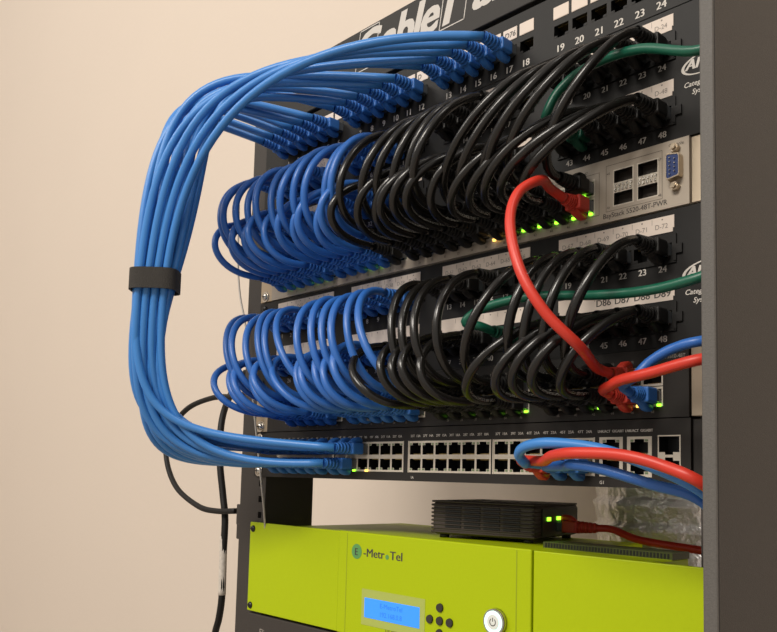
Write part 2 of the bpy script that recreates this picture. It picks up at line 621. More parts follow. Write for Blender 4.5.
lettering(b, 'D', 6.0, X24(12) - 3, 342.0, -.62, 0, .08, .1)
part('handwriting', b, DARKINK, pp)
b = MB()
for n in range(1, 25):
    bold(b, str(n), 7.4, X24(n), 314.2, -.15)
    if n % 6 == 0:
        part('port_number', b, WHITEINK, pp); b = MB()
for sx in (-1, 1):
    for zz in (6.35, 38.1):
        screw(pp, sx * 232.5, Z24 + zz, 0, BLACKSCREW, 3.6, False)


def panel48(z0, label, strips, first, nums):
    p = thing('patch_bay', (0, 0, z0), label, 'patch panel')
    r1, r2 = z0 + 62.5, z0 + 19.0
    holes = [(X48(n) - 6.9, X48(n) + 6.9, r - 5.9, r + 5.9) for n in range(1, 25) for r in (r1, r2)]
    b = plate_with_holes(-241, 241, z0 + .4, z0 + 2 * U - .4, holes, 0, 2.4)
    b.box(-222, 222, 11, 13, z0 + 3, z0 + 2 * U - 3)
    for g in range(4):                                        # the moulded frame of each six-port module
        xa, xb = X48(6 * g + 1) - 9.5, X48(6 * g + 6) + 9.5
        for rc in (r1, r2):
            b.box(xa, xa + 1.6, -1.2, 0, rc - 8, rc + 10)
            b.box(xb - 1.6, xb, -1.2, 0, rc - 8, rc + 10)
            b.box(xa, xb, -1.2, 0, rc - 8.6, rc - 7.4)
            b.box(xb, xb + 4, -1.6, 0, rc - 3, rc + 3)
    part('faceplate', b, [PANELM], p)
    for r in (r1, r2):
        for n in range(1, 25):
            link('port', jm_panel48, p, (X48(n), 0, r))
    for g in range(4):
        xa, xb = X48(6 * g + 1) - 8.0, X48(6 * g + 6) + 8.0
        for k, zz in enumerate((z0 + 74.2, z0 + 30.2)):
            b = MB(); t = MB(); d = MB()
            b.box(xa + 1.0, xb - 1.0, -.4, 0, zz, zz + 10.8)
            b.box(xa, xa + 1.0, -.4, 0, zz + 2.6, zz + 10.8)
            b.box(xb - 1.0, xb, -.4, 0, zz + 2.6, zz + 10.8)
            for i in range(6):
                n = 6 * g + 1 + i
                if i:
                    x = (X48(n) + X48(n - 1)) / 2
                    t.box(x - .12, x + .12, -.5, -.41, zz + 6.5, zz + 10)
                    t.box(X48(n) - .5, X48(n) + .5, -.5, -.41, zz + 8.6, zz + 9.5)
                s_ = strips(k, n)
                if s_ is None: continue
                if s_[0] == 'H':
                    bold(d, s_[1:], 6.6, X48(n), zz + 2.6, -.5, w=.25)
                else:
                    lettering(t, s_, 4.6, X48(n) - .5, zz + 3.0, -.5, 0, 0, 0, 'C', 0, .95)
            ls = part('label_strip', b, PAPERM, p)
            part('label_text', t, FAINTINK, ls)
            if d.v:
                part('handwriting', d, DARKINK, ls)
            b = MB()
            for n in range(6 * g + 1, 6 * g + 7):
                bold(b, str(n + 24 * k), 5.8, X48(n), z0 + (49.0, 4.0)[k], -.15)
            part('port_number', b, WHITEINK, p)
    b = MB()                                                  # maker's mark at the right-hand end
    bold(b, 'AMP', 9.5, 227.0, z0 + 43, -.15, shear=.3, w=.9)
    n_ = 40
    o = len(b.v)
    for i in range(n_ + 1):
        q = math.radians(35 + 290 * i / n_)
        wv = 1.8 * math.sin(math.pi * i / n_) ** .5 + .1
        for rr in (1, 1 + .07 * wv):
            b.v.append(V3((231.5 + 15.0 * rr * math.cos(q), -.15, z0 + 46 + 6.3 * rr * math.sin(q) + .12 * 15 * math.cos(q))))
    for i in range(n_):
        b.face((o + 2 * i, o + 2 * i + 1, o + 2 * i + 3, o + 2 * i + 2))
    lettering(b, 'Category', 4.6, 216.5, z0 + 32.0, -.15, 0, .06, .25, 'L')
    lettering(b, 'System', 4.6, 221.5, z0 + 26.6, -.15, 0, .06, .25, 'L')
    part('maker_mark', b, WHITEINK, p)
    for sx in (-1, 1):
        for zz in (6.35, 2 * U - 6.35):
            screw(p, sx * 232.5, z0 + zz, 0, BLACKSCREW, 3.4, False)
    return p


jb, jm = jack_mesh(False, 13.8, 11.8, PANELM)
jm_panel48 = jb.mesh('panel jack', jm)
ZP1, ZP2, ZC, ZB, ZA = 5 * U, 2 * U, 4 * U, U, 0.0
panel48(ZP1, 'upper black 48-port patch panel above the beige switch', lambda k, n: 'D-%d' % (n + 24 * k), 1, 1)
panel48(ZP2, 'lower black 48-port patch panel between the beige and the dark switch',
        lambda k, n: ('D-%d' % (n + 48)) if k == 0 else ({24: 'HD89', 23: 'HD88', 22: 'HD87', 21: 'HD86'}.get(n)), 49, 1)

# ------------------------------------------------------------------ switches
def XS(c, start=(-199.5, -111.0, -19.4, 68.4)):
    return start[(c - 1) // 6] + 7.05 + 14.1 * ((c - 1) % 6)
BST = (-189.0, -87.0, 15.5, 117.5)
def XB(c): return XS(c, BST)

ROWT, ROWB = 27.0, 14.0
jb, jm = jack_mesh(True, 14.1, 12.4, PORTM); J_UP = jb.mesh('shielded jack', jm)
jb, jm = jack_mesh(False, 14.1, 12.4, PORTM); J_DN = jb.mesh('shielded jack', jm)


def switch(z0, label, bezel, ear, starts, extra_holes=(), right=220.0, left=-220.0, earmat=None):
    s = thing('network_switch', (0, 0, z0), label, 'network switch')
    holes = []
    for st in starts:
        holes.append((st, st + 84.6, z0 + ROWB - 6.2, z0 + ROWB + 6.2))
        holes.append((st, st + 84.6, z0 + ROWT - 6.2, z0 + ROWT + 6.2))
    holes += list(extra_holes)
    b = plate_with_holes(left, right, z0 + .6, z0 + U - .1, holes, -1.5, 3.5, (0, 0, 0))
    b.box(left, right, 2, 150, z0 + .6, z0 + 1.8)
    b.box(left, right, 2, 150, z0 + U - 2, z0 + U - .8)
    b.box(left, left + 1.2, 2, 150, z0 + 1.8, z0 + U - 2)
    b.box(right - 1.2, right, 2, 150, z0 + 1.8, z0 + U - 2)
    b.box(left + 1.2, right - 1.2, 148, 150, z0 + 1.8, z0 + U - 2)
    b.box(left + 1.2, right - 1.2, 16, 17, z0 + 1.8, z0 + U - 2)
    part('chassis', b, [bezel], s)
    for st in starts:
        for i in range(6):
            link('port', J_UP, s, (st + 7.05 + 14.1 * i, -1.5, z0 + ROWT))
            link('port', J_DN, s, (st + 7.05 + 14.1 * i, -1.5, z0 + ROWB))
    for sx in (-1, 1):
        e = MB()
        xa, xb = sorted((sx * 241.0, (right if sx > 0 else left) + sx * 0.6))
        e.box(xa, xb, 0, 2, z0 + .8, z0 + U - .8, 0, .5, 1)
        e.box(*(sorted(((right if sx > 0 else left) + sx * .4, (right if sx > 0 else left) + sx * 2.4))), 1.9, 60, z0 + 2, z0 + U - 2)
        ee = part('mounting_ear', e, ear, s, (sx * 230, 0, z0 + U / 2))
        for zz in (6.35, 38.1):
            screw(ee, sx * 232.5, z0 + zz)
    return s


def led(parent, x, z, y=-1.5, m=LEDG, w=2.2, h=1.7, d=1.6):
    b = MB(); b.box(x - w / 2, x + w / 2, y - d, y, z - h / 2, z + h / 2)
    return part('port_light', b, m, parent, (x, y, z))


# beige switch
EXC = [(166.8, 182.0, ZC + 10.2, ZC + 35.5), (184.4, 199.6, ZC + 10.2, ZC + 35.5)]
swc = switch(ZC, 'beige 48-port network switch with blue serial connector between the 48-port panels', BEIGEM, EARM, (-199.5, -111.0, -19.4, 68.4), EXC)
for (xa, xb, za, zb) in EXC:                                   # two stacked uplink cages
    b = MB()
    h = (zb - za)
    zs = [za, za + .8, za + 9.2, za + 9.8, zb - 9.8, zb - 9.2, zb - .8, zb]
    b.grid_plate([xa, xa + .8, xb - .8, xb], zs, lambda x, z: not (xa + .8 < x < xb - .8 and (za + .8 < z < za + 9.2 or zb - 9.2 < z < zb - .8)), -1.6, 6, True, (0, 3, 3))
    for i in range(5):                                        # punched spring fingers between the bays
        x = xa + 2.0 + i * (xb - xa - 4) / 4
        b.box(x - .7, x + .7, -2.4, -1.6, za + h / 2 - 2.4, za + h / 2 - .6, 2)
        b.box(x - .3, x + 1.1, -2.2, -1.6, za + h / 2 + .4, za + h / 2 + 2.2, 2)
    part('uplink_cage', b, [PORTM, SOCKM, STEELM, CAGEM], swc)
ds = MB()                                                     # serial connector: D shell and screw posts
cx, cz = 211.6, ZC + 25.5
def dshape(s, y, k):
    return [(cx - 3.6 * k, y, cz - 8.6 * s), (cx + 4.0 * k, y, cz - 7.4 * s), (cx + 4.6 * k, y, cz - 6.2 * s), (cx + 4.6 * k, y, cz + 6.2 * s), (cx + 4.0 * k, y, cz + 7.4 * s), (cx - 3.6 * k, y, cz + 8.6 * s), (cx - 4.6 * k, y, cz + 7.8 * s), (cx - 4.6 * k, y, cz - 7.8 * s)]
o = 0
ds.add(dshape(1, -1.5, 1) + dshape(1, -7.2, .96), [(i, (i + 1) % 8, 8 + (i + 1) % 8, 8 + i) for i in range(8)], 0)
ds.add(dshape(.9, -6.9, .86), [tuple(range(8))], 1)
ds.add(dshape(1, -7.2, .96) + dshape(.9, -7.2, .86), [(i, (i + 1) % 8, 8 + (i + 1) % 8, 8 + i) for i in range(8)], 0)
for i in range(5): ds.cyl((cx - 1.6, -6.9, cz - 5.4 + 2.7 * i), (0, -1, 0), .45, .4, 1.2, 8, 2)
for i in range(4): ds.cyl((cx + 1.6, -6.9, cz - 4.05 + 2.7 * i), (0, -1, 0), .45, .4, 1.2, 8, 2)
part('serial_connector', ds, [EARM, DSUBM, STEELM], swc)
for dz in (-12.6, 12.6):
    b = MB(); b.cyl((cx, -1.5, cz + dz), (0, -1, 0), 2.9, 2.9, 3.6, 6, 0, False); b.cyl((cx, -5.1, cz + dz), (0, -1, 0), 1.7, 1.5, 1.6, 14, 0)
    part('connector_post', b, EARM, swc)
b = MB()
fit(b, 'BayStack 5520-48T-PWR', 4.9, 159.6, 205.5, ZC + 3.2, -1.65, .12)
part('model_name', b, DARKINK, swc); b = MB()
lettering(b, 'Console', 3.0, cx, ZC + 40, -1.65)
part('lettering', b, DARKINK, swc); b = MB()
for c in range(1, 25):
    x = XS(c)
    lettering(b, str(2 * c), 2.8, x, ZC + 2.6, -1.65)
    lettering(b, str(2 * c - 1), 2.8, x, ZC + 37.5, -1.65)
    if c % 6 == 0:
        part('port_number', b, DARKINK, swc); b = MB()
for (x, z, s_) in ((163.4, ZC + 33, '45'), (200.3, ZC + 33, '47'), (163.4, ZC + 9.5, '46'), (200.3, ZC + 9.5, '48')):
    lettering(b, s_, 2.4, x, z, -1.65)
for (xa, xb, za, zb) in ((161.6, 202.2, ZC + 7.6, ZC + 39.6), (66.4, 156.5, ZC + 6.6, ZC + 36.6)):
    for q in ((xa, xb, za, za + .25), (xa, xb, zb - .25, zb), (xa, xa + .25, za, zb), (xb - .25, xb, za, zb)):
        b.add([(q[0], -1.65, q[2]), (q[1], -1.65, q[2]), (q[1], -1.65, q[3]), (q[0], -1.65, q[3])], [(0, 1, 2, 3)])
part('printed_frame', b, DARKINK, swc)
for c in (1, 2, 4, 5, 9, 10, 22, 23):
    led(swc, XS(c) + 4.6, ZC + ROWB - 5.4, -1.5)
for c in (19, 20, 21, 24):
    led(swc, XS(c) + 4.2, ZC + ROWB - 5.2, -1.5, LEDA if c == 19 else LEDG)
led(swc, XS(18) + 8.5, ZC + ROWB - 7.0, -1.5, LEDA)
led(swc, XS(19) - 4.6, ZC + ROWB - 7.0, -1.5, LEDA)
led(swc, XS(24) - 1, ZC + ROWT - 5.2)

# dark stackable switch under the lower panel
swb = switch(ZB, 'dark 48-port network switch with lit port lights under the lower 48-port panel', DARKM, EARM, BST, (), 219.0, -219.0)
b = MB()
lettering(b, 'BayStack 5510-48T', 3.4, 217, ZB + 37.6, -1.65, 0, .02, 0, 'R', 0, .9)
part('model_name', b, GREYINK, swb); b = MB()
for c in range(1, 25):
    lettering(b, str(2 * c), 2.4, XB(c), ZB + 3.6, -1.65)
    lettering(b, str(2 * c - 1), 2.4, XB(c), ZB + 36.2, -1.65)
    if c % 6 == 0:
        part('port_number', b, GREYINK, swb); b = MB()
b = MB(); b.box(-208.0, -205.0, -2.0, -1.5, ZB + 20, ZB + 22.2)
b.box(-208.0, -205.0, -2.0, -1.5, ZB + 24.5, ZB + 26.8)
part('status_light', b, LEDG, swb)
for c in (8, 13, 15, 17, 18, 21, 24):
    led(swb, XB(c) + 4.8, ZB + ROWB - 5.6, -1.5, LEDA if c == 8 else LEDG)
led(swb, XB(24) + 4.8, ZB + ROWT + 5.0); led(swb, XB(23) + 4.8, ZB + ROWB - 5.6, -1.5, LEDA)

# the lowest switch, most of its sockets free
EXA = [(157.2, 174.3, ZA + 20.8, ZA + 33.4), (177.3, 194.6, ZA + 20.8, ZA + 33.4), (157.2, 174.3, ZA + 7.6, ZA + 20.2), (177.3, 194.6, ZA + 7.6, ZA + 20.2), (198.6, 213.6, ZA + 9.5, ZA + 34)]
swa = switch(ZA, 'lowest dark network switch with rows of empty silver sockets and two uplink cages', DARKM, DARKM, (-199.5, -111.0, -19.4, 68.4), EXA)
b = MB()                                                      # light guide bars between the socket rows
for st in (-199.5, -111.0, -19.4, 68.4):
    b.box(st, st + 84.6, -1.9, -1.4, ZA + 20.2, ZA + 20.8)
    b.box(st - .9, st, -1.9, -1.4, ZA + 7.6, ZA + 33.4)
    b.box(st + 84.6, st + 85.5, -1.9, -1.4, ZA + 7.6, ZA + 33.4)
part('light_guide', b, PORTM, swa)
jb, jm = jack_mesh(True, 17.2, 12.6, PORTM); J_GU = jb.mesh('uplink jack', jm)
jb, jm = jack_mesh(False, 17.2, 12.6, PORTM); J_GD = jb.mesh('uplink jack', jm)
for x in (165.75, 185.95):
    link('uplink_port', J_GU, swa, (x, -1.6, ZA + 27.1))
    link('uplink_port', J_GD, swa, (x, -1.6, ZA + 13.9))
b = MB()
xa, xb, za, zb = EXA[-1]
b.grid_plate([xa, xa + .8, (xa + xb) / 2 - 2.6, (xa + xb) / 2 + 2.6, xb - .8, xb], [za, za + .8, za + 8.6, za + 10.6, zb - 12.2, zb - 10.6, zb - .8, zb],
             lambda x, z: not (xa + .8 < x < xb - .8 and (za + .8 < z < za + 8.6 or zb - 10.6 < z < zb - .8 or (abs(x - (xa + xb) / 2) < 2.6 and (za + .8 < z < za + 10.6 or z > zb - 12.2) and z < zb - .8))), -1.7, 12, True, (0, 1, 1))
part('uplink_cage', b, [PORTM, SOCKM], swa)
b = MB()
for c in range(1, 25):
    x = XS(c)
    bold(b, '%dT' % (2 * c - 1), 2.8, x - 3.2, ZA + 36.4, -1.65)
    bold(b, '%dA' % c, 2.8, x + 3.4, ZA + 36.4, -1.65)
    if c % 6 == 0:
        part('lettering', b, WHITEINK, swa); b = MB()
for x in (165.75, 185.95):
    bold(b, 'LNK/ACT', 2.5, x - 5, ZA + 36.4, -1.65, 'C', .9)
    bold(b, 'GIGABIT', 2.5, x + 5.2, ZA + 36.4, -1.65, 'C', .9)
part('lettering', b, WHITEINK, swa); b = MB()
lettering(b, 'G1', 3, 159, ZA + 2.6, -1.65, 0, .04)
part('lettering', b, WHITEINK, swa); b = MB()
lettering(b, '1A', 3, -15, ZA + 2.6, -1.65, 0, .04)
part('lettering', b, WHITEINK, swa)
for (x, m_) in ((XS(5), LEDA), (XS(8), LEDG), (XS(9) + 2, LEDA), (XS(22) + 3, LEDG)):
    led(swa, x + 4, ZA + ROWB - 5.6, -1.6, m_)

# ------------------------------------------------------------------ lime green server and what stands round it
ZG0, ZG1 = -3 * U + .6, -U - .8
srv = thing('rack_server', (0, 0, ZG0), 'lime green server with lit blue display and round power button under the switches', 'server')
b = MB(); b.box(-187, 100, 2, 160, ZG0 + 1, ZG1 - 1.2, 0, .8, 1); b.box(99, 187, 2, 63, ZG0 + 1, ZG1 - 1.2, 0, .8, 1)
part('chassis', b, LIME, srv)
for (xa, xb) in ((-242, -103.9), (104.9, 242)):
    b = MB(); b.box(xa, xb, -1.2, 1.4, ZG0, ZG1, 0, .8, 2)
    e = part('front_wing', b, LIME, srv)
    if xa < 0:
        for z in (ZG0 + 5.5, ZG1 - 6.5): screw(e, -236.4, z, -1.2, BLACKSCREW, 3.4, False)
b = MB(); b.box(-103, 104, -2.5, 1.4, ZG0, ZG1 + .6, 0, 1.1, 3)
part('front_bezel', b, LIME, srv)
b = MB()
for x in (-91.5, 91.5):
    b = MB(); b.box(x - .4, x + .4, -2.62, -2.4, ZG0 + .8, ZG1 - .8)
    part('bezel_seam', b, LIMEDK, srv, (x, -2.5, ZG0))
b = MB()                                                      # raised rear vent housing on top
b.box(84, 187, 40, 64, ZG1 - 1.4, ZG1 + 3.2, 0)
for i in range(40):
    x = 86 + i * 2.5
    b.box(x, x + 1.2, 39.6, 40, ZG1 - .6, ZG1 + 2.6, 1)
part('vent_housing', b, [VENTM, SOCKM], srv)
b = MB(); b.cyl((-78.8, -2.50, -61.2), (0, -1, 0), 6.4, 6.3, .3, 32)
bd = part('logo_badge', b, BADGEM, srv)
b = MB()
bold(b, 'E', 8.6, -78.8, -64.3, -2.95)
fit(b, '-Metr', 10, -69.8, -44.3, -64.6, -2.65)
fit(b, 'Tel', 10, -37.6, -23.4, -64.6, -2.65)
lettering(b, 'LIONE', 5.2, -33.5, -123.8, -2.65, 0, .02)
part('lettering', b, DARKINK, srv)
b = MB(); b.cyl((-41, -2.50, -62.8), (0, -1, 0), 2.0, 2.0, .2, 20)
part('lettering_dot', b, BADGEM, srv)
b = MB(); b.box(-70.6, 3.2, -2.75, -2.40, -121.5, -91.6, 0)
part('display_surround', b, LIMEPLATE, srv)
b = MB(); b.box(-66.6, -2.4, -3.10, -2.70, -115, -98.7, 0)
lc = part('display', b, LCDM, srv)
b = MB()
lettering(b, 'E-MetroTel', 5.6, -34.4, -105.2, -3.20, 0, 0, 0, 'C', 0, 1.02)
lettering(b, '192.168.0.8', 5.6, -34.4, -112.2, -3.20, 0, 0, 0, 'C', 0, 1.02)
part('display_text', b, LCDINK, lc)
for (x, z) in ((19.2, -96), (8.8, -106), (19.2, -106), (29.4, -106), (19.2, -115.5)):
    b = MB(); b.cyl((x, -2.50, z), (0, -1, 0), 3.4, 3.1, 1.6, 24); part('keypad_button', b, BTNM, srv, (x, -2.50, z))
b = MB()
pb = (74.4, -98.5)
b.cyl((pb[0], -2.50, pb[1]), (0, -1, 0), 9.6, 9.2, 4.2, 40, 0)
pw = part('power_button', b, STEELM, srv, (pb[0], -2.50, pb[1]))
b = MB(); b.cyl((pb[0], -6.70, pb[1]), (0, -1, 0), 8.0, 8.0, .25, 40); part('light_ring', b, RINGM, pw)
b = MB(); b.cyl((pb[0], -6.95, pb[1]), (0, -1, 0), 5.4, 5.2, .4, 40)
part('button_cap', b, WHITEBTN, pw)
b = MB()
o = len(b.v)
for i in range(25):
    q = math.radians(125 + 290 * i / 24)
    for rr in (2.2, 2.9): b.v.append(V3((pb[0] + rr * math.cos(q), -7.40, pb[1] + rr * math.sin(q))))
for i in range(24): b.face((o + 2 * i, o + 2 * i + 1, o + 2 * i + 3, o + 2 * i + 2))
b.box(pb[0] - .35, pb[0] + .35, -7.42, -7.36, pb[1] + .4, pb[1] + 3.2)
part('power_symbol', b, DARKINK, pw)

dd = thing('rack_device', (0, 0, -4 * U), 'dark rack device just below the lime green server, mostly cut off', 'rack device')
b = MB(); b.box(-241, 241, -1, 3, -4 * U + .6, -3 * U - 1.6, 0, .8, 2); b.box(-218, 218, 3, 150, -4 * U + 1, -3 * U - 2)
part('chassis', b, RACKM, dd)
b = MB(); lettering(b, 'Eli', 9, -219, -154, -1.15, 0, .05, 0, 'L'); part('lettering', b, GREYINK, dd)

# modem standing askew on the server
ZT = ZG1 - 1.2 + 0.05
mr = math.radians(14)
mo = thing('modem', (18.0, 46.8, ZT), 'small black ribbed modem box standing askew on the lime green server', 'modem')
mo.rotation_euler = (0, 0, mr)
MWX, MH, MDY = 46.0, 30.5, 104.0
def mpart(name, b, m):
    o_ = bpy.data.objects.new(name, b.mesh(name, m)); COL.objects.link(o_); o_.parent = mo; return o_
b = MB()
b.box(-MWX, MWX, 0, MDY, 3.0, MH, 0, 3.5, 3)
nrib = 8
for i in range(nrib):                                         # horizontal ribs round the case
    z = 5.0 + i * (MH - 8) / (nrib - 1)
    b.box(-MWX - .8, MWX + .8, -.8, MDY - 6, z - .85, z + .85, 0, .6, 1)
mpart('case', b, MODEMM)
b = MB()
for r_ in range(6):
    z = 5.0 + (r_ + 1.5) * (MH - 8) / 7 - 1.6
    for k in range(4):
        x = -33 + k * 17.5
        b.box(x, x + 14.5, -1.0, -.2, z - .62 + 1.6, z + .62 + 1.6)
mpart('vent_slot', b, SOCKM)
b = MB(); b.box(-MWX - .6, MWX + .6, -.6, MDY - 4, MH - .8, MH + .8, 0, .6, 1); mpart('lid', b, MODEMM)
for (x, y) in ((-38, 8), (38, 8), (-38, MDY - 8), (38, MDY - 8)):
    b = MB(); b.cyl((x, y, 0), (0, 0, 1), 4, 4, 3.2, 16); mpart('rubber_foot', b, SOCKM)
b = MB(); b.box(MWX + .8, MWX + 1.4, 14, 98, 5, MH - 3, 0); mpart('connector_plate', b, SOCKM)
b = MB(); b.box(MWX + 1.4, MWX + 2.2, 24, 31, 17.5, 20.5); b.box(MWX + 1.4, MWX + 2.2, 46, 54, 17.7, 20.7); mpart('status_light', b, LEDG)

# foil duct behind the rack
du = MB()
DX, DY, DR, RINGZ = 95.0, 246.0, 77.0, 903 + 10.0
nz_, nt_ = 640, 112
import mathutils
for j in range(nz_ + 1):
    z = -899 + 2240 * j / nz_
    ph = ((z + RINGZ) % 21.0) / 21.0
    for i in range(nt_):
        q = 2 * math.pi * i / nt_
        p = V3((math.cos(q) * 2.3, math.sin(q) * 2.3, z * .035))
        nn = mathutils.noise.noise(p * 1.0) * 1.4 + mathutils.noise.noise(p * 2.7) * 1.6 + abs(mathutils.noise.noise(p * 1.7 + V3((9, 2, 4)))) * 2
        rr = DR + nn + 4.6 * (ph if ph < .9 else (1 - ph) * 9)
        du.v.append(V3((DX + rr * math.cos(q), DY + rr * math.sin(q), z)))
for j in range(nz_):
    for i in range(nt_):
        i2 = (i + 1) % nt_
        du.face((j * nt_ + i, j * nt_ + i2, (j + 1) * nt_ + i2, (j + 1) * nt_ + i), 0, True)
o = link('air_duct', du.mesh('air_duct', FOILM, (DX, DY, -899)), None, (DX, DY, -899))
tag(o, 'crumpled silver foil duct against the wall behind the rack', 'duct')

# ------------------------------------------------------------------ cables
ORD = ['first', 'second', 'third', 'fourth', 'fifth', 'sixth', 'seventh', 'eighth', 'ninth', 'tenth', 'eleventh', 'twelfth', 'thirteenth', 'fourteenth', 'fifteenth', 'sixteenth', 'seventeenth']
# the strapped bundle from the 24-port panel down to the lowest switch
VC = V3((-192, -145, 167))
e1 = V3((0.685, 0.728, 0)); e2 = V3((-0.728, 0.685, 0.0))
rows = [(17, 16, 15, 14), (13, 12, 11, 10, 9), (8, 7, 6, 5, 4), (3, 2, 1)]
BUN = {}
for k, rw in enumerate(rows):
    for i, n in enumerate(rw):
        off = (len(rw) - 1) / 2 - i
        BUN[n] = e1 * off * 7.4 + e2 * (k - 1.4) * 6.4
rnd = random.Random(3)
for n in range(1, 18):
    v = VC + BUN[n]
    x = X24(n)
    a = V3((x, -BOOT, PZ24))
    jit = lambda s_: V3((rnd.uniform(-s_, s_), rnd.uniform(-s_, s_), rnd.uniform(-s_, s_)))
    b1 = a + V3((-50 - .45 * (x + 215), -105, 38 - 1.6 * n)) + jit(13)
    c1 = v + V3((17, 10, 172)) + BUN[n] * .9 + jit(10)
    if n >= 14:
        q = (n - 13) / 4
        b1 = b1.lerp(a + V3((-95, -100, 4)), q)
        c1 = c1.lerp(v + V3((36, -6, 148)), q)
    up_ = bez(a, b1, c1, v, 30)
    top = n <= 9
    c = n if top else n - 9
    xs = XS(c)
    d = V3((xs, -1.5 - BOOT, ZA + (ROWT if top else ROWB)))
    b2 = v - V3((15, 10, 172)) * .0 + (v - c1) * (135 / 172) + BUN[n] * .1
    c2 = d + V3((-70 - .5 * (xs + 200), -75, 5 if top else -6)) + BUN[n] * .8 + jit(6)
    dn = bez(v, b2, c2, d, 30)
    cable('sky', up_ + dn[1:], 3.5, '%s blue cable from the left on the 24-port panel, curving down through the strapped bundle' % ORD[n - 1],
          'strapped blue cables from the top panel', [(False, (x, 0, PZ24)), (top, (xs, -1.5, ZA + (ROWT if top else ROWB)))], 10)
# strap
b = MB()
nn_ = 48
axis = V3((0, 0, 1))
prof = [(0, -9), (0, 9), (1.5, 9), (1.5, -9)]
for i in range(nn_):
    q = 2 * math.pi * i / nn_
    cq, sq = math.cos(q), math.sin(q)
    sup = lambda t: math.copysign(abs(t) ** .56, t)
    for (dr, dz) in prof:
        b.v.append(VC + e1 * sup(cq) * (19.4 + dr) + e2 * sup(sq) * (14.6 + dr) + axis * dz + V3((0.3, 0, 0)) * 0)
for i in range(nn_):
    j = (i + 1) % nn_
    for k in range(4):
        k2 = (k + 1) % 4
        b.face((i * 4 + k, j * 4 + k, j * 4 + k2, i * 4 + k2), 0, k in (1, 3) and False)
o = link('cable_strap', b.mesh('cable_strap', VELCRO, VC), None, VC)
tag(o, 'dark hook-and-loop strap wrapped round the big blue cable bundle', 'cable strap')
b = MB(); b.box(-1, 1, -1, 1, -1, 1)


def loops(zp, rows_, xs_of, zsw, ysw, where, panel, seed, sw):
    rr = random.Random(seed)
    for (row, blue, black, dest, bulge) in rows_:
        cols = blue + black
        lift = -11 if panel == 'upper' and row == 0 else 0
        zpp = zp + (62.5 if row == 0 else 19.0)
        zss = zsw + (ROWT if row == 0 else ROWB)
        cnt = {'blue': 0, 'black': 0}
        for n, c in zip(cols, dest):
            colr = 'blue' if n in blue else 'black'
            k = cnt[colr]; cnt[colr] += 1
            a = V3((X48(n), -BOOT, zpp)); d = V3((xs_of(c), ysw - BOOT, zss))
            h = bulge + rr.uniform(-7, 9)
            sx = (5.5 if row == 0 else -5.5) + rr.uniform(-3, 3)
            b1 = a + V3((sx - 2, -h, (4 if colr == 'blue' else 5 - n * .8) + lift + rr.uniform(-5, 6)))
            c1 = d + V3((sx - 6, -h * (1.0 + rr.uniform(-.08, .12)), -6 + rr.uniform(-5, 4)))
            lab = '%s %s loop from left in the %s row of the %s 48-port panel' % (
                ORD[k], colr, 'top' if row == 0 else 'bottom', panel)
            r = 3.15 if colr == 'blue' else 3.2
            cable(colr, bez(a, b1, c1, d, 28), r, lab, '%s cables looping from the %s panel' % (colr, panel),
                  [(False, (X48(n), 0, zpp)), (row == 0, (xs_of(c), ysw, zss))], 9)


R = lambda a, b_: list(range(a, b_ + 1))
loops(ZP1, [(0, R(1, 11), R(12, 17) + R(19, 24), R(1, 22) + [24], 58), (1, R(1, 11), R(12, 19) + R(21, 24), R(1, 23), 57)], XS, ZC, -1.5, '', 'upper', 5, 'beige')
loops(ZP2, [(0, R(1, 12), [13, 14, 15, 17, 19, 20, 21, 22, 24], R(2, 22), 56), (1, R(1, 11), [12, 13, 14, 15, 16, 20, 21, 22, 23, 24], R(2, 22), 54)], XB, ZB, -1.5, '', 'lower', 11, 'dark')


# green cables
zg = ZP1 + 19.0
a = V3((X48(20), -BOOT, zg))
cable('green', spline([a, a + V3((-2, -10, 3)), (149.2, -54.0, 239.3), (157.7, -52.0, 254.0), (176.7, -46.0, 266.2), (211.2, -46.0, 264.4), (248.2, -46.0, 249.8), (262, -30, 268), (262, 66, 262), (256, 92, 172), (256, 100, -400), (256, 110, -880)], 7), 3.1,
      'green cable running behind black loops from the upper 48-port panel to the right', None, [(False, (X48(20), 0, zg))])
zg = ZP2 + 19.0
a = V3((X48(18), -BOOT, zg))
cable('green', spline([a, a + V3((-2, -12, 2)), (80.0, -50.0, 112.9), (94.4, -47.0, 121.4), (132.3, -46.0, 123.9), (184.5, -46.0, 117.6), (217.4, -46.0, 115.8), (247.3, -46.0, 118.6), (262, -25, 130), (262, 66, 124), (256, 92, 34), (256, 100, -400), (256, 110, -880)], 7), 3.1,
      'green cable running across the lower 48-port panel to the right', None, [(False, (X48(18), 0, zg))])

# red cable from the beige switch down to the dark one
x1 = XS(24); zz1 = ZC + ROWB
a = V3((x1, -1.5 - 26, zz1))
x2 = XB(23); zz2 = ZB + ROWT
d = V3((x2, -1.5 - 26, zz2))
cable('red', spline([a, a + V3((-2, -14, 4)), (151.6, -62.0, 193.8), (148.0, -80.0, 182.0), (150.6, -92.0, 159.5), (163.1, -98.0, 126.6), (176.7, -92.0, 100.7), (188.6, -74.0, 81.5), d + V3((-3, -12, 3)), d], 8), 3.3,
      'bright red cable arching from the beige switch down across the lower panel', None,
      [(False, (x1, -1.5, zz1), True), (True, (x2, -1.5, zz2), True)], 10)
